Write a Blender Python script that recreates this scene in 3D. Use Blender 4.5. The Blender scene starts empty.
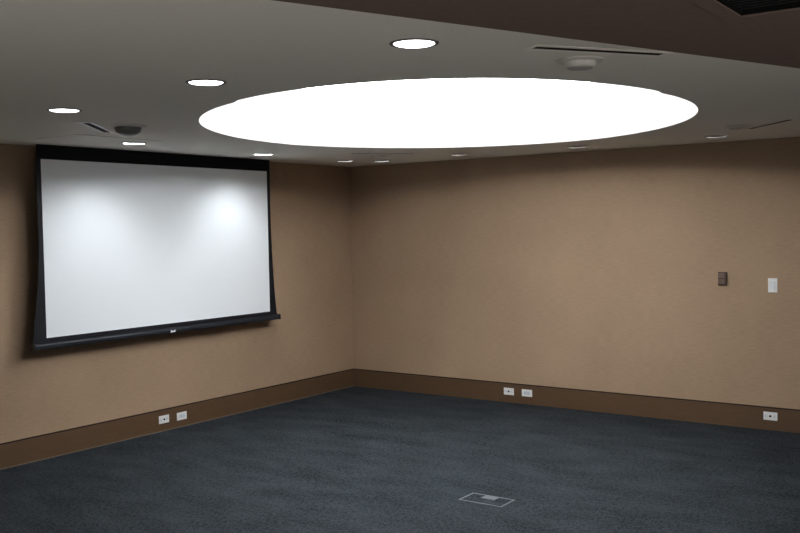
import bpy, bmesh, math, random
from mathutils import Vector, Matrix
random.seed(4)
S = bpy.context.scene
COL = S.collection
H = 2.44            # ceiling height
WH = 3.45           # walls run on up into the ceiling void
SOF = 2.25          # underside of the dropped soffit
RX, RY = 8.8, -9.8 # room extents (corner of the photo at the origin)

# ------------------------------------------------------------------ materials
def new_mat(name, rough=.6, metal=0, spec=.4):
    m = bpy.data.materials.new(name); m.use_nodes = True
    b = m.node_tree.nodes['Principled BSDF']
    b.inputs['Roughness'].default_value = rough
    b.inputs['Metallic'].default_value = metal
    b.inputs['Specular IOR Level'].default_value = spec
    return m, m.node_tree, b

def pmat(name, col, rough=.6, metal=0, spec=.4, var=.04, scale=40, bump=0.0, stretch=(1, 1, 1), col2=None, detail=4):
    """procedural surface: two close tones mixed by a noise, with an optional bump"""
    m, nt, b = new_mat(name, rough, metal, spec)
    N = nt.nodes; L = nt.links
    tc = N.new('ShaderNodeTexCoord'); mp = N.new('ShaderNodeMapping'); mp.inputs['Scale'].default_value = stretch
    nz = N.new('ShaderNodeTexNoise'); nz.inputs['Scale'].default_value = scale; nz.inputs['Detail'].default_value = detail
    L.new(tc.outputs['Object'], mp.inputs['Vector']); L.new(mp.outputs['Vector'], nz.inputs['Vector'])
    r = N.new('ShaderNodeValToRGB'); r.color_ramp.elements[0].position = .3; r.color_ramp.elements[1].position = .7
    c2 = col2 or tuple(min(1, c * (1 + 2 * var)) for c in col)
    c1 = tuple(c * (1 - var) for c in col) if col2 is None else col
    r.color_ramp.elements[0].color = (*c1, 1); r.color_ramp.elements[1].color = (*c2, 1)
    L.new(nz.outputs['Fac'], r.inputs['Fac']); L.new(r.outputs['Color'], b.inputs['Base Color'])
    if bump:
        bp = N.new('ShaderNodeBump'); bp.inputs['Strength'].default_value = bump; bp.inputs['Distance'].default_value = .004
        L.new(nz.outputs['Fac'], bp.inputs['Height']); L.new(bp.outputs['Normal'], b.inputs['Normal'])
    return m

def emat(name, col, strength, base=(.9, .9, .9)):
    m, nt, b = new_mat(name, .5)
    b.inputs['Base Color'].default_value = (*base, 1)
    nz = nt.nodes.new('ShaderNodeTexNoise'); nz.inputs['Scale'].default_value = 3
    mx = nt.nodes.new('ShaderNodeMapRange'); mx.inputs['To Min'].default_value = strength * .97; mx.inputs['To Max'].default_value = strength * 1.03
    nt.links.new(nz.outputs['Fac'], mx.inputs['Value'])
    b.inputs['Emission Color'].default_value = (*col, 1)
    nt.links.new(mx.outputs['Result'], b.inputs['Emission Strength'])
    return m

def wall_material(name, along):
    """woven tan wall covering: fine horizontal slubs, slight blotches"""
    m, nt, b = new_mat(name, .85, 0, .25)
    N = nt.nodes; L = nt.links
    tc = N.new('ShaderNodeTexCoord')
    def noise(scale, st, det=3):
        mp = N.new('ShaderNodeMapping'); mp.inputs['Scale'].default_value = st
        nz = N.new('ShaderNodeTexNoise'); nz.inputs['Scale'].default_value = scale; nz.inputs['Detail'].default_value = det
        L.new(tc.outputs['Object'], mp.inputs['Vector']); L.new(mp.outputs['Vector'], nz.inputs['Vector'])
        return nz.outputs['Fac']
    h = noise(14, (1, 1, 9) , 5)          # horizontal slub
    f = noise(120, (1, 1, 2.5), 2)        # weave grain
    g = noise(1.3, (1, 1, 1), 3)          # broad blotches
    def mix(a, bb, fa):
        n = N.new('ShaderNodeMix'); n.data_type = 'FLOAT'; n.inputs[0].default_value = fa
        L.new(a, n.inputs[2]); L.new(bb, n.inputs[3]); return n.outputs[0]
    v = mix(mix(h, f, .4), g, .3)
    r = N.new('ShaderNodeValToRGB')
    r.color_ramp.elements[0].position = .33; r.color_ramp.elements[1].position = .67
    r.color_ramp.elements[0].color = (*WALL_A, 1); r.color_ramp.elements[1].color = (*WALL_B, 1)
    L.new(v, r.inputs['Fac']); L.new(r.outputs['Color'], b.inputs['Base Color'])
    bp = N.new('ShaderNodeBump'); bp.inputs['Strength'].default_value = .25; bp.inputs['Distance'].default_value = .003
    L.new(mix(h, f, .6), bp.inputs['Height']); L.new(bp.outputs['Normal'], b.inputs['Normal'])
    return m

def carpet_material():
    m, nt, b = new_mat('carpet', .95, 0, .15)
    N = nt.nodes; L = nt.links
    tc = N.new('ShaderNodeTexCoord')
    def noise(scale, st=(1, 1, 1), det=3):
        mp = N.new('ShaderNodeMapping'); mp.inputs['Scale'].default_value = st
        nz = N.new('ShaderNodeTexNoise'); nz.inputs['Scale'].default_value = scale; nz.inputs['Detail'].default_value = det
        L.new(tc.outputs['Object'], mp.inputs['Vector']); L.new(mp.outputs['Vector'], nz.inputs['Vector'])
        return nz.outputs['Fac']
    fine = noise(75, det=2); mid = noise(30, det=3); big = noise(2.2, (1, 2.2, 1), 4)
    def mix(a, bb, fa):
        n = N.new('ShaderNodeMix'); n.data_type = 'FLOAT'; n.inputs[0].default_value = fa
        L.new(a, n.inputs[2]); L.new(bb, n.inputs[3]); return n.outputs[0]
    v = mix(mix(fine, mid, .35), big, .22)
    r = N.new('ShaderNodeValToRGB')
    r.color_ramp.elements[0].position = .38; r.color_ramp.elements[1].position = .63
    r.color_ramp.elements[0].color = (*CARPET_A, 1); r.color_ramp.elements[1].color = (*CARPET_B, 1)
    L.new(v, r.inputs['Fac']); L.new(r.outputs['Color'], b.inputs['Base Color'])
    bp = N.new('ShaderNodeBump'); bp.inputs['Strength'].default_value = .7; bp.inputs['Distance'].default_value = .006
    L.new(fine, bp.inputs['Height']); L.new(bp.outputs['Normal'], b.inputs['Normal'])
    return m

WALL_A, WALL_B = (.305, .209, .135), (.435, .304, .200)
CARPET_A, CARPET_B = (.003, .0048, .0066), (.040, .049, .057)
SKY_SIDE, SKY_TOP = 15.0, 1.0
M = {}
M['wall'] = wall_material('tan_wall_covering', 'x')
M['carpet'] = carpet_material()
M['ceiling'] = pmat('ceiling_paint', (.85, .83, .765), .9, 0, .2, .012, 60, .05)
M['soffit'] = pmat('brown_soffit_paint', (.128, .090, .078), .9, 0, .2, .05, 50, .08)
M['base'] = pmat('brown_baseboard', (.100, .057, .029), .6, 0, .3, .05, 9, .03, (1, 1, 5))
M['reveal'] = pmat('dark_reveal', (.030, .018, .012), .8, 0, .2)
M['caulk'] = pmat('carpet_edge_bead', (.14, .11, .085), .6, 0, .4)
M['black'] = pmat('black_fabric', (.0055, .0060, .0080), .8, 0, .2, .1, 120, .05)
M['tab'] = pmat('black_screen_border', (.0050, .0053, .0085), .6, 0, .3, .08, 120)
M['bar'] = pmat('black_metal_bar', (.013, .016, .022), .38, .2, .5, .06, 80)
M['screen'] = pmat('matte_white_screen', (.80, .835, .865), .9, 0, .2, .006, 200)
M['mark'] = pmat('pale_print', (.75, .77, .85), .5)
M['white'] = pmat('white_plastic', (.80, .80, .78), .35, 0, .5, .01, 60)
M['grey'] = pmat('pale_grey_plastic', (.66, .69, .73), .4, 0, .5, .02, 60)
M['fixture'] = pmat('offwhite_plastic', (.66, .64, .60), .5, 0, .4, .015, 60)
M['dome'] = pmat('smoked_grey_dome', (.135, .140, .135), .35, 0, .5, .03, 60)
M['detgrille'] = pmat('grey_detector_grille', (.42, .42, .40), .5, 0, .4, .02, 60)
M['hole'] = pmat('black_socket', (.006, .006, .007), .7)
M['brownsw_shaded'] = pmat('brown_plastic_shaded', (.050, .030, .021), .4, 0, .5, .04, 60)  # shade at the control's right and bottom, put into the housing colour
M['brownsw_shaded2'] = pmat('brown_button', (.150, .100, .075), .4, 0, .5, .04, 60)
M['flange'] = pmat('white_enamel_flange', (.86, .85, .81), .3, 0, .6, .01, 60)
M['slot'] = pmat('black_slot', (.004, .004, .004), .9, 0, .1)
M['alu'] = pmat('brushed_aluminium_frame', (.095, .106, .118), .6, .1, .5, .04, 60)
M['trimring'] = pmat('grey_trim_ring', (.16, .155, .15), .5, 0, .4, .02, 60)
M['reflector'] = pmat('satin_reflector', (.82, .82, .84), .5, 0, .5, .02, 60)
M['well'] = pmat('skylight_well_paint', (.42, .42, .42), .9, 0, .2, .01, 40)
M['glow'] = emat('glowing_diffuser', (.97, .985, 1.0), SKY_SIDE)
M['glow_dome'] = emat('glowing_dome', (.97, .985, 1.0), SKY_TOP)
M['lens'] = emat('lit_frosted_lens', (1, .985, 1.0), 9.0)
M['lamp_bright'] = emat('lit_lamp_face', (.96, .96, 1.0), 10.0)
M['lamp_dim'] = emat('dim_lamp_face', (1, .98, .94), 3.2)
M['lamp_low'] = emat('low_lamp_face', (1, .97, .90), 1.5)
M['seam'] = pmat('ceiling_seam', (.40, .395, .375), .9, 0, .2)
M['backwall'] = M['wall']

# ------------------------------------------------------------------ mesh helpers
class MB:
    def __init__(self): self.bm = bmesh.new(); self.mi = 0
    def face(self, vs, mi=None):
        f = self.bm.faces.new(vs); f.material_index = self.mi if mi is None else mi; return f
    def box(self, a, b, mi=0, bevel=0):
        x0, y0, z0 = (min(p, q) for p, q in zip(a, b)); x1, y1, z1 = (max(p, q) for p, q in zip(a, b))
        v = [self.bm.verts.new(c) for c in ((x0,y0,z0),(x1,y0,z0),(x1,y1,z0),(x0,y1,z0),(x0,y0,z1),(x1,y0,z1),(x1,y1,z1),(x0,y1,z1))]
        fs = [self.face([v[i] for i in q], mi) for q in ((3,2,1,0),(4,5,6,7),(0,1,5,4),(1,2,6,5),(2,3,7,6),(3,0,4,7))]
        if bevel:
            es = list({e for f in fs for e in f.edges})
            r = bmesh.ops.bevel(self.bm, geom=es, offset=bevel, segments=2, affect='EDGES', profile=.6)
            for f in r['faces']: f.material_index = mi
        return self
    def lathe(self, prof, n=48, c=(0, 0, 0), mi=0, cap0=False, cap1=False):
        """profile of (radius, z) swept round the vertical axis"""
        rings = []
        for r, z in prof:
            if r < 1e-6: rings.append([self.bm.verts.new((c[0], c[1], c[2] + z))])
            else: rings.append([self.bm.verts.new((c[0] + r*math.cos(2*math.pi*k/n), c[1] + r*math.sin(2*math.pi*k/n), c[2] + z)) for k in range(n)])
        for A, B in zip(rings, rings[1:]):
            for k in range(n):
                q = [A[k % len(A)], A[(k+1) % len(A)], B[(k+1) % len(B)], B[k % len(B)]]
                q = list(dict.fromkeys(q))
                if len(q) > 2: self.face(q, mi)
        if cap0 and len(rings[0]) > 2: self.face(rings[0][::-1], mi)
        if cap1 and len(rings[-1]) > 2: self.face(rings[-1], mi)
        return self
    def prism(self, pts, ax, d0, d1, mi=0):
        """closed polygon pts extruded along an axis (0 x, 1 y, 2 z) from d0 to d1"""
        def P(p, d):
            q = list(p); q.insert(ax, d); return q
        a = [self.bm.verts.new(P(p, d0)) for p in pts]; b = [self.bm.verts.new(P(p, d1)) for p in pts]
        self.face(a[::-1], mi); self.face(b, mi)
        n = len(pts)
        for i in range(n): self.face([a[i], a[(i+1) % n], b[(i+1) % n], b[i]], mi)
        return self
    def ring_prism(self, outer, inner, ax, d0, d1, mi=0):
        """frame between two loops with the same number of points"""
        def P(p, d):
            q = list(p); q.insert(ax, d); return q
        L = [[self.bm.verts.new(P(p, d)) for p in loop] for loop in (outer, inner) for d in (d0, d1)]
        o0, o1, i0, i1 = L; n = len(outer)
        for k in range(n):
            j = (k+1) % n
            for q in ((o0[k], o0[j], o1[j], o1[k]), (i0[j], i0[k], i1[k], i1[j]), (o1[k], o1[j], i1[j], i1[k]), (o0[j], o0[k], i0[k], i0[j])):
                self.face(q, mi)
        return self
    def build(self, name, mats, parent=None, smooth=False, fix=True):
        if fix: bmesh.ops.recalc_face_normals(self.bm, faces=self.bm.faces[:])
        me = bpy.data.meshes.new(name); self.bm.to_mesh(me); self.bm.free()
        for m in (mats if isinstance(mats, (list, tuple)) else [mats]): me.materials.append(m)
        if smooth:
            for p in me.polygons: p.use_smooth = True
            me.set_sharp_from_angle(angle=math.radians(40))
        o = bpy.data.objects.new(name, me); COL.objects.link(o)
        if parent: o.parent = parent
        return o

def thing(name, label, cat, loc=(0, 0, 0), rz=0, group=None):
    o = bpy.data.objects.new(name, None); COL.objects.link(o)
    o.location = loc; o.rotation_euler = (0, 0, rz); o.empty_display_size = .05
    o['label'] = label; o['category'] = cat
    if group: o['group'] = group
    return o
def struct(o): o['kind'] = 'structure'; return o
def dup(root, loc, label, rz=None, group=None, swap=None):
    r = root.copy(); COL.objects.link(r); r.location = loc; r['label'] = label
    if rz is not None: r.rotation_euler = (0, 0, rz)
    if group: r['group'] = group
    for ch in list(root.children):
        c = ch.copy(); COL.objects.link(c); c.parent = r
        if swap and ch.name.split('.')[0] in swap:
            c.data = ch.data.copy(); c.data.materials[0] = swap[ch.name.split('.')[0]]
        for g in ch.children:
            d = g.copy(); COL.objects.link(d); d.parent = c
    return r

# ------------------------------------------------------------------ skylight outline (plan)
EC, EA, EB, ET = (3.091, -2.815), 1.904, 1.601, -1.060
def ell(t, grow=0.0):
    x, y = (EA + grow) * math.cos(t), (EB + grow) * math.sin(t); c, s = math.cos(ET), math.sin(ET)
    return (EC[0] + c*x - s*y, EC[1] + s*x + c*y)
def near_angle(p):   # parameter angle of a plan point on the oval
    dx, dy = p[0] - EC[0], p[1] - EC[1]; c, s = math.cos(ET), math.sin(ET)
    return math.atan2((-s*dx + c*dy) / EB, (c*dx + s*dy) / EA)
T0, T1 = sorted((near_angle((2.92, -4.60)), near_angle((4.775, -3.34))))   # the stepped arc nearest the soffit
ND = (.54, -.842)
OUT = []
NSEG = 220
for k in range(NSEG):
    t = -math.pi + 2*math.pi*k/NSEG
    p = ell(t)
    if T0 < t < T1:
        s = (t - T0) / (T1 - T0); b = .040 + .050 * math.sin(math.pi * s)
        p = (p[0] + ND[0]*b, p[1] + ND[1]*b)
    q = -((p[0] - EC[0]) * ND[0] + (p[1] - EC[1]) * ND[1]) / math.hypot(p[0] - EC[0], p[1] - EC[1])
    if q > .7: p = (p[0] + ND[0]*.11*(q - .7)/.3, p[1] + ND[1]*.11*(q - .7)/.3)   # far end slightly flattened
    OUT.append(p)

# ------------------------------------------------------------------ lamps in plan
near_row = [(1.99, -5.007), (3.289, -5.163), (4.534, -5.283)]
screen_row = [(.686, -3.491), (.605, -1.999)]
corner_row = [(.555, -.766), (.784, -.450)]
right_row = [(1.783, -.568), (2.964, -.500), (4.201, -.560)]
RA = .080
all_cans = near_row + screen_row + corner_row + right_row

# ------------------------------------------------------------------ room shell
def fill_plane(loops, z, name, mat):
    b = MB(); es = []
    for lp in loops:
        vs = [b.bm.verts.new((p[0], p[1], z)) for p in lp]
        es += [b.bm.edges.new((vs[i], vs[(i+1) % len(vs)])) for i in range(len(vs))]
    bmesh.ops.triangle_fill(b.bm, use_beauty=True, use_dissolve=False, edges=es)
    for f in b.bm.faces:
        if f.normal.z > 0: f.normal_flip()
    return b.build(name, mat, fix=False)
loops = [[(0, 0), (RX, 0), (RX, RY), (0, RY)], OUT]
for cx, cy in all_cans:
    loops.append([(cx + RA*math.cos(2*math.pi*k/32), cy + RA*math.sin(2*math.pi*k/32)) for k in range(32)])
struct(fill_plane(loops, H, 'ceiling', M['ceiling']))

b = MB(); b.box((-.15, RY - .15, -.12), (RX + .15, .15, 0)); struct(b.build('floor', M['carpet']))
b = MB(); b.box((-.15, RY, 0), (0, 0, WH)); struct(b.build('wall_left', M['wall']))
b = MB(); b.box((-.15, 0, 0), (RX, .15, WH)); struct(b.build('wall_right', M['wall']))

# unseen part walls, added to darken the ceiling sides; gaps admit world light
b = MB(); b.box((-.15, RY - .15, 0), (4.0, RY, WH)); struct(b.build('wall_back', M['wall']))
b = MB(); b.box((RX, -5.0, 0), (RX + .15, .15, WH)); struct(b.build('wall_east', M['wall']))

# baseboards: brown board, dark reveal on top, thin pale bead at the carpet
BH, BT = .1935, .018
b = MB()
b.box((0, RY, .008), (BT, 0, BH - .012), 0).box((0, RY, BH - .012), (.007, 0, BH), 1).box((0, RY, 0), (BT + .003, 0, .008), 2)
struct(b.build('baseboard_left', [M['base'], M['reveal'], M['caulk']]))
b = MB()
b.box((BT, -BT, .004), (RX, 0, BH - .012), 0).box((.007, -.007, BH - .012), (RX, 0, BH), 1).box((BT, -BT - .002, 0), (RX, 0, .004), 0)
struct(b.build('baseboard_right', [M['base'], M['reveal']]))

# dropped brown soffit running diagonally above the camera
d = Vector((5.802 - 5.122, -4.913 + 6.680)).normalized()
Cc = Vector((5.802, -4.913))
k1 = (0 - Cc.y) / d.y; k0 = (RY - Cc.y) / d.y
p1 = Cc + d*k1; p0 = Cc + d*k0
hole = [(5.878, -5.847), (6.60, -5.847), (6.60, -6.50), (5.878, -6.50)]
hin = hole
b = MB()
outer = [(p0.x, p0.y), (p1.x, p1.y), (RX, 0), (RX, RY)]
es = []
for lp in (outer, hole):
    vs = [b.bm.verts.new((p[0], p[1], SOF)) for p in lp]
    es += [b.bm.edges.new((vs[i], vs[(i+1) % 4])) for i in range(4)]
bmesh.ops.triangle_fill(b.bm, use_beauty=True, use_dissolve=False, edges=es)
v = [b.bm.verts.new((p0.x, p0.y, SOF)), b.bm.verts.new((p1.x, p1.y, SOF)), b.bm.verts.new((p1.x, p1.y, H - .002)), b.bm.verts.new((p0.x, p0.y, H - .002))]
b.face(v)
bmesh.ops.remove_doubles(b.bm, verts=b.bm.verts[:], dist=1e-5)
struct(b.build('trim_1', M['soffit']))

# faint seam of the closure strip beside the screen
b = MB()
b.box((.45, -4.193, H - .002), (.955, -4.187, H)).box((.949, -4.187, H - .002), (.955, -3.45, H))
struct(b.build('trim_2', M['seam']))

# ------------------------------------------------------------------ oval skylight
sk = thing('oval_skylight', 'huge glowing white oval skylight recessed in the middle of the ceiling', 'skylight', (EC[0], EC[1], H))
WD = .46
def oval_rings(spec):
    b = MB(); R = []
    for sc, z in spec:
        R.append([b.bm.verts.new(((p[0] - EC[0])*sc, (p[1] - EC[1])*sc, z)) for p in OUT])
    n = len(OUT)
    for A, B in zip(R, R[1:]):
        for k in range(n): b.face([A[(k+1) % n], A[k], B[k], B[(k+1) % n]])
    return b, R
b, R = oval_rings([(1, 0), (1, WD)])
b.build('well', M['well'], sk, smooth=True)
b, R = oval_rings([(.998, WD - .004), (.995, WD + .10), (.97, WD + .20), (.90, WD + .28)])
b.build('glowing_cove', M['glow'], sk, smooth=True)
b, R = oval_rings([(.90, WD + .28), (.78, WD + .34), (.6, WD + .38), (.3, WD + .40)])
b.face(R[-1])
b.build('dome', M['glow_dome'], sk, smooth=True)

# ------------------------------------------------------------------ recessed downlights
def downlight_parts(root, lamp_mat, flush):
    b = MB()   # trim ring, hugging the ceiling
    b.lathe([(RA - .002, .004), (RA - .002, -.0035), (RA + .004, -.006), (RA + .010, -.0045), (RA + .013, 0), (RA - .002, .004)], 48)
    b.build('trim_ring', M['trimring'], root, smooth=True)
    b = MB()
    if flush:
        b.lathe([(RA - .003, .02), (RA - .003, -.002), (RA - .010, -.0056), (.05, -.0068), (0, -.007)], 48)
        b.build('lens', lamp_mat, root, smooth=True)
    else:
        b.lathe([(RA - .0025, -.004), (RA - .003, .0008)], 48)
        b.build('reflector', M['reflector'], root, smooth=True)
        b = MB(); b.lathe([(RA - .003, .0008), (RA - .004, .05), (RA - .012, .10), (.05, .135), (.035, .14), (.0, .14)], 48)
        b.build('baffle', M['hole'], root, smooth=True)
        b = MB(); b.lathe([(.0, .085), (.030, .088), (.044, .098), (.046, .112), (.034, .136), (0, .138)], 40)
        b.build('lamp', lamp_mat, root, smooth=True)

G1 = 'lit downlights in the row by the soffit'
lab = ['small lit round downlight nearest the left edge, beside the slotted vent and dark dome',
       'lit round downlight above the left tip of the glowing oval',
       'largest lit round downlight, nearest the dark soffit edge at top centre']
d0 = thing('downlight', lab[0], 'downlight', (*near_row[0], H), 0, G1)
downlight_parts(d0, M['lens'], True)
for q, l in zip(near_row[1:], lab[1:]): dup(d0, (*q, H), l)
G2 = 'deep set downlights along the walls'
w0 = thing('downlight', 'bright edged downlight close above the left half of the projection screen', 'downlight', (*screen_row[0], H), 0, G2)
downlight_parts(w0, M['lamp_bright'], False)
dup(w0, (*screen_row[1], H), 'bright edged downlight above the right upper corner of the projection screen')
dup(w0, (*corner_row[0], H), 'small downlight just left of the room corner where the walls meet', swap={'lamp': M['lamp_dim']})
dup(w0, (*corner_row[1], H), 'small downlight just right of the room corner, below the far ceiling vent', swap={'lamp': M['lamp_dim']})
dup(w0, (*right_row[0], H), 'dim downlight along the right wall, behind the middle of the glowing oval', swap={'lamp': M['lamp_low']})
dup(w0, (*right_row[1], H), 'dim downlight along the right wall, behind the right half of the glowing oval', swap={'lamp': M['lamp_low']})
dup(w0, (*right_row[2], H), 'dim downlight along the right wall, right of the oval and near a slotted vent', swap={'lamp': M['lamp_low']})

# ------------------------------------------------------------------ linear slot vents
def vent_between(a, c, label, proto=None):
    a, c = Vector(a), Vector(c); m = (a + c) / 2; dd = c - a
    rz = math.atan2(dd.y, dd.x)
    if proto: return dup(proto, (m.x, m.y, H), label, rz)
    L = .60; W = .100; SW = .042
    t = thing('slot_vent', label, 'vent', (m.x, m.y, H), rz, 'slotted ceiling vents round the oval')
    b = MB()
    def loop(l, w): return [(-l/2, -w/2), (l/2, -w/2), (l/2, w/2), (-l/2, w/2)]
    b.ring_prism(loop(L + .02, W), loop(L - .02, SW), 2, -.0020, -.0004)
    b.build('flange', M['flange'], t)
    b = MB(); b.box((-(L-.02)/2, -SW/2, -.0016), ((L-.02)/2, SW/2, -.0008)); b.build('slot', M['slot'], t)
    b = MB(); b.box((-(L-.02)/2, -.0012, -.0019), ((L-.02)/2, .0012, -.0016)); b.build('blade', M['hole'], t)
    return t
vp = vent_between((1.592, -4.592), (1.165, -4.083), 'white slotted ceiling vent on the left, beside the dark grey dome')
vent_between((4.843, -4.907), (5.162, -4.440), 'slotted ceiling vent nearest the brown soffit, showing one long dark slot', vp)
vent_between((4.563, -.981), (4.986, -1.452), 'slotted ceiling vent at the far right, above the wall controls', vp)
vent_between((1.164, -1.448), (1.561, -.997), 'slotted ceiling vent behind the far rim of the glowing oval, near the room corner', vp)

# ------------------------------------------------------------------ round ceiling fixtures
t = thing('ceiling_dome', 'dark grey domed ceiling fixture above the projection screen', 'ceiling fixture', (1.590, -4.261, H))
b = MB(); b.lathe([(0, -.0005), (.118, -.0005), (.118, -.005), (.112, -.008), (.080, -.010), (0, -.010)], 48); b.build('mounting_ring', M['fixture'], t, smooth=True)
b = MB(); b.lathe([(.084, -.010), (.083, -.022), (.075, -.040), (.055, -.055), (.028, -.063), (0, -.066)], 48); b.build('dome', M['dome'], t, smooth=True)

def detector(label, loc, r, h):
    t = thing('smoke_detector', label, 'smoke detector', loc, 0, 'offwhite round ceiling detectors')
    b = MB(); b.lathe([(0, -.0005), (.098, -.0005), (.099, -.005), (.092, -.008), (r + .004, -.010), (0, -.010)], 48); b.build('mounting_ring', M['fixture'], t, smooth=True)
    b = MB(); b.lathe([(r + .001, -.010), (r, -.010 - h*.6), (r - .004, -.010 - h*.9), (r - .009, -.010 - h), (r - .012, -.010 - h)], 48); b.build('housing', M['fixture'], t, smooth=True)
    b = MB(); b.lathe([(r - .011, -.008 - h), (r - .013, -.013 - h), (r - .02, -.015 - h), (0, -.016 - h)], 48); b.build('grille', M['detgrille'], t, smooth=True)
    return t
detector('round offwhite ceiling detector between the glowing oval and the nearest slotted vent', (4.853, -4.531, H), .066, .022)
detector('low round ceiling detector beside the far right slotted vent', (4.57, -1.235, H), .080, .004)
detector('round ceiling detector at the far rim of the glowing oval, before the far vent', (1.22, -1.05, H), .062, .014)

# ------------------------------------------------------------------ return grille in the soffit
t = thing('return_grille', 'black square grille set in the brown soffit at the upper right', 'grille', (6.239, -6.1735, SOF))
hx, hy = .361, .3265
b = MB()
b.ring_prism([(-hx-.042, -hy-.042), (hx+.042, -hy-.042), (hx+.042, hy+.042), (-hx-.042, hy+.042)], [(-hx, -hy), (hx, -hy), (hx, hy), (-hx, hy)], 2, -.005, -.0005)
b.build('frame', M['soffit'], t)
b = MB(); b.box((-hx, -hy, .09), (hx, hy, .10))
for x0, y0, x1, y1 in ((-hx, -hy, -hx+.004, hy), (hx-.004, -hy, hx, hy), (-hx, -hy, hx, -hy+.004), (-hx, hy-.004, hx, hy)): b.box((x0, y0, 0), (x1, y1, .09))
b.build('duct_box', M['slot'], t)
b = MB()
for k in range(24):
    y = -hy + .02 + k * (2*hy - .04) / 23
    b.prism([(y - .009, .010), (y - .006, .008), (y + .009, .028), (y + .006, .030)], 0, -hx + .004, hx - .004)
b.build('louvres', M['hole'], t)

# ------------------------------------------------------------------ projection screen
SX = .150
ps = thing('projection_screen', 'large white projection screen with black border hanging on the left wall', 'projection screen', (SX, -2.70, H))
def zz(z): return z - H
def yy(y): return y + 2.70
left_e = [(2.438, -3.975), (2.33, -3.984), (2.20, -3.987), (2.016, -3.984), (1.864, -3.982), (1.713, -3.983), (1.561, -3.988), (1.41, -3.998), (1.27, -4.013), (1.131, -4.032), (1.03, -4.048), (.925, -4.062)]
right_e = [(2.438, -1.440), (2.33, -1.441), (2.20, -1.443), (2.016, -1.444), (1.864, -1.443), (1.713, -1.440), (1.561, -1.435), (1.41, -1.428), (1.27, -1.419), (1.131, -1.408), (1.03, -1.397), (.925, -1.384)]
b = MB()
Lf = [[b.bm.verts.new((x, yy(y), zz(z))) for z, y in left_e] for x in (0, -.0016)]
Rf = [[b.bm.verts.new((x, yy(y), zz(z))) for z, y in right_e] for x in (0, -.0016)]
for i in range(len(left_e) - 1):
    for k in (0, 1): b.face([Lf[k][i], Lf[k][i+1], Rf[k][i+1], Rf[k][i]])
    b.face([Lf[0][i], Lf[0][i+1], Lf[1][i+1], Lf[1][i]]); b.face([Rf[0][i], Rf[0][i+1], Rf[1][i+1], Rf[1][i]])
b.build('border', M['tab'], ps)
b = MB(); b.box((.0001, yy(-3.941), zz(.9615)), (.0016, yy(-1.481), zz(2.327))); b.build('viewing_surface', M['screen'], ps)
b = MB(); b.box((.0001, yy(-3.974), zz(2.332)), (.0014, yy(-1.441), zz(2.437))); b.build('drop_cloth', M['black'], ps)
# tensioning cord guides down each side
for s, e in ((1, left_e), (-1, right_e)):
    b = MB()
    for (z0, y0), (z1, y1) in zip(e, e[1:]):
        w = .003
        b.prism([(yy(y0), zz(z0)), (yy(y0) + s*w, zz(z0)), (yy(y1) + s*w, zz(z1)), (yy(y1), zz(z1))], 0, .0001, .003)
    b.build('tension_cord', M['tab'], ps)
wb = MB()
sec = [(.026, -.0225), (.030, -.015), (.030, .006), (.024, .016), (.006, .022), (-.012, .022), (-.018, .012), (-.018, -.018), (-.012, -.0225)]
def ring(y): return [wb.bm.verts.new((x, yy(y), zz(.902) + z)) for x, z in sec]
A, B = ring(-4.050), ring(-1.376)
nn = len(sec)
for i in range(nn): wb.face([A[i], A[(i+1) % nn], B[(i+1) % nn], B[i]])
wb.face(A); wb.face(B[::-1])
bar = wb.build('weight_bar', M['bar'], ps)
for y0, y1 in ((-4.066, -4.050), (-1.376, -1.358)):
    b = MB(); b.box((-.020, yy(y0), zz(.902) - .026), (.031, yy(y1), zz(.902) + .024), 0, .004); b.build('end_cap', M['bar'], bar)
b = MB()   # pale maker's mark on the bar
x0, x1 = .0301, .0308
yc, zc = yy(-2.722), zz(.8925)
b.prism([(yc - .029, zc - .013), (yc - .003, zc - .007), (yc - .003, zc + .006), (yc - .029, zc + .012)], 0, x0, x1)
b.prism([(yc - .003, zc - .006), (yc + .029, zc - .008), (yc + .018, zc + .001), (yc + .029, zc + .013), (yc + .012, zc + .011), (yc - .003, zc + .004)], 0, x0, x1)
b.build('emblem', M['mark'], bar)

# ------------------------------------------------------------------ floor box
t = thing('floor_box', 'rectangular grey framed floor box set in the dark carpet', 'floor box', (3.489, -3.035, 0))
b = MB()
ox, oy, wd = .158, .093, .013
b.ring_prism([(-ox, -oy), (ox, -oy), (ox, oy), (-ox, oy)], [(-ox+wd, -oy+wd), (ox-wd, -oy+wd), (ox-wd, oy-wd), (-ox+wd, oy-wd)], 2, .0005, .005)
b.build('frame', M['alu'], t)
b = MB(); b.box((-ox+wd, -oy+wd, .0005), (ox-wd, oy-wd, .0035)); b.build('lid', M['carpet'], t)
b = MB(); b.box((-.052, oy - .078, .0036), (.046, oy - .004, .0062), 0, .001); b.build('cable_flap', M['alu'], t)

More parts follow.
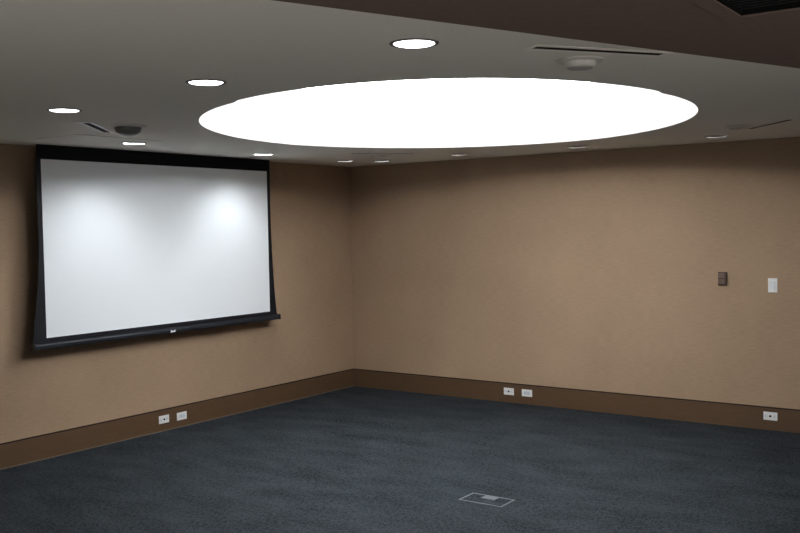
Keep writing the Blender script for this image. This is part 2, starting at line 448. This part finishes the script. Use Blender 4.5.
# ------------------------------------------------------------------ outlets in the baseboards
def plate_local(t, kind):
    """built facing +X; local y across, z up"""
    b = MB(); b.box((.0005, -.056, -.0345), (.006, .056, .0345), 0, .002); b.build('faceplate', M['white'], t)
    if kind == 'jack':
        b = MB()
        b.prism([(.0095*math.cos(a*math.pi/8), .0095*math.sin(a*math.pi/8)) for a in range(16)], 0, .0055, .009)
        b.build('jack', M['hole'], t)
        for s in (-1, 1):
            b = MB(); b.box((.0055, s*.034 - .011, -.012), (.0072, s*.034 + .011, .012), 0, .0006); b.build('socket_face', M['grey'], t)
    else:
        b = MB(); b.box((.0055, -.033, -.018), (.0078, .033, .018), 0, .0008); r = b.build('receptacle', M['grey'], t)
        for s in (-1, 1):
            b = MB()
            b.box((.0077, s*.017 - .006, .004), (.0081, s*.017 + .003, .006)).box((.0077, s*.017 - .006, -.006), (.0081, s*.017 + .003, -.004)).box((.0077, s*.017 + .006, -.002), (.0081, s*.017 + .010, .002))
            b.build('slots', M['slot'], r)
OG = 'white outlet plates in the baseboards'
j = thing('outlet', 'white outlet plate with black centre dot, on the left wall baseboard under the screen', 'outlet', (BT, -2.720, .1055), 0, OG); plate_local(j, 'jack')
p = thing('outlet', 'plain white outlet plate on the left wall baseboard, nearer the corner', 'outlet', (BT, -2.516, .100), 0, OG); plate_local(p, 'plain')
dup(j, (1.982, -BT, .111), 'white outlet plate with black centre dot on the right wall baseboard, nearer the corner', -math.pi/2)
dup(p, (2.184, -BT, .112), 'plain white outlet plate in the middle of the right wall baseboard', -math.pi/2)
dup(j, (4.476, -BT, .119), 'white outlet plate with black dot on the right wall baseboard at far right', -math.pi/2)

# ------------------------------------------------------------------ wall controls on the right wall
t = thing('wall_control', 'small brown two button control on the right wall', 'wall control', (4.080, 0, 1.2685))
b = MB(); b.box((-.036, -.016, -.058), (.036, -.0005, .058), 0, .003); b.build('housing', M['brownsw_shaded'], t)
for s in (-1, 1):
    b = MB(); b.box((-.031, -.021, s*.027 - .0225), (.020, -.0155, s*.027 + .0225), 0, .002); b.build('button', M['brownsw_shaded2'], t)
t = thing('light_switch', 'white light switch plate on the right wall near the right edge', 'light switch', (4.493, 0, 1.2185))
b = MB(); b.box((-.038, -.008, -.060), (.038, -.0005, .060), 0, .003); b.build('faceplate', M['white'], t)
b = MB(); b.prism([(-.013, -.0075), (.013, -.0075), (.013, -.013), (-.013, -.0095)], 2, -.034, .034); b.build('rocker', M['grey'], t)

# ------------------------------------------------------------------ lamp light
def spot(name, loc, target, power, angle, col=(1, 1, 1), size=.03, blend=1.0, parent=None):
    l = bpy.data.lights.new(name, 'SPOT'); l.energy = power; l.spot_size = math.radians(angle); l.spot_blend = blend
    l.color = col; l.shadow_soft_size = size
    o = bpy.data.objects.new(name, l); COL.objects.link(o); o.location = loc
    o.rotation_euler = (Vector(target) - Vector(loc)).to_track_quat('-Z', 'Y').to_euler()
    return o
for cx, cy in screen_row: spot('downlight_beam', (cx, cy, H + .07), (cx - .22, cy, 1.2), 35, 150, (.93, .97, 1))
for cx, cy in corner_row: spot('downlight_beam', (cx, cy, H + .06), (cx, cy, 0), 1.6, 150)
for cx, cy in right_row: spot('downlight_beam', (cx, cy, H + .06), (cx, cy, 0), .9, 150, (1, .96, .88))
for cx, cy in near_row: spot('downlight_beam', (cx, cy, H - .012), (cx, cy, 0), 14, 110, (1, .98, .97))

w = bpy.data.worlds.new('World'); S.world = w; w.use_nodes = True
# fill from an unseen lit area, shaped as upward glow to brighten the ceiling
wn = w.node_tree.nodes; wl = w.node_tree.links
tc = wn.new('ShaderNodeTexCoord'); sp = wn.new('ShaderNodeSeparateXYZ'); cr = wn.new('ShaderNodeValToRGB'); mr = wn.new('ShaderNodeMapRange')
mr.inputs['From Min'].default_value = -1; mr.inputs['From Max'].default_value = 1
wl.new(tc.outputs['Generated'], sp.inputs['Vector']); wl.new(sp.outputs['Z'], mr.inputs['Value']); wl.new(mr.outputs['Result'], cr.inputs['Fac'])
cr.color_ramp.elements[0].position = .33; cr.color_ramp.elements[0].color = (1.0, .955, .88, 1)
cr.color_ramp.elements[1].position = .44; cr.color_ramp.elements[1].color = (.04, .04, .04, 1)
wl.new(cr.outputs['Color'], wn['Background'].inputs['Color'])
wn['Background'].inputs['Strength'].default_value = 3.15

# ------------------------------------------------------------------ camera
cam = bpy.data.cameras.new('camera'); co = bpy.data.objects.new('camera', cam); COL.objects.link(co)
r = Vector((0.8130118518, 0.5819627681, -0.0181952005)); u = Vector((-0.0091911370, 0.0440737025, 0.9989860018)); f = Vector((-0.5821745887, 0.8120202247, -0.0411813421))
m3 = Matrix((r, u, -f)).transposed()
co.matrix_world = Matrix.Translation((6.530647, -8.183804, 1.755763)) @ m3.to_4x4()
cam.sensor_width = 36; cam.lens = 939.945 * 36 / 800; cam.clip_start = .05
S.camera = co

S.view_settings.view_transform = 'Standard'; S.view_settings.look = 'None'
S.view_settings.exposure = 0; S.view_settings.gamma = 1; S.view_settings.use_curve_mapping = False
S.cycles.max_bounces = 12; S.cycles.diffuse_bounces = 8
S.cycles.use_denoising = True
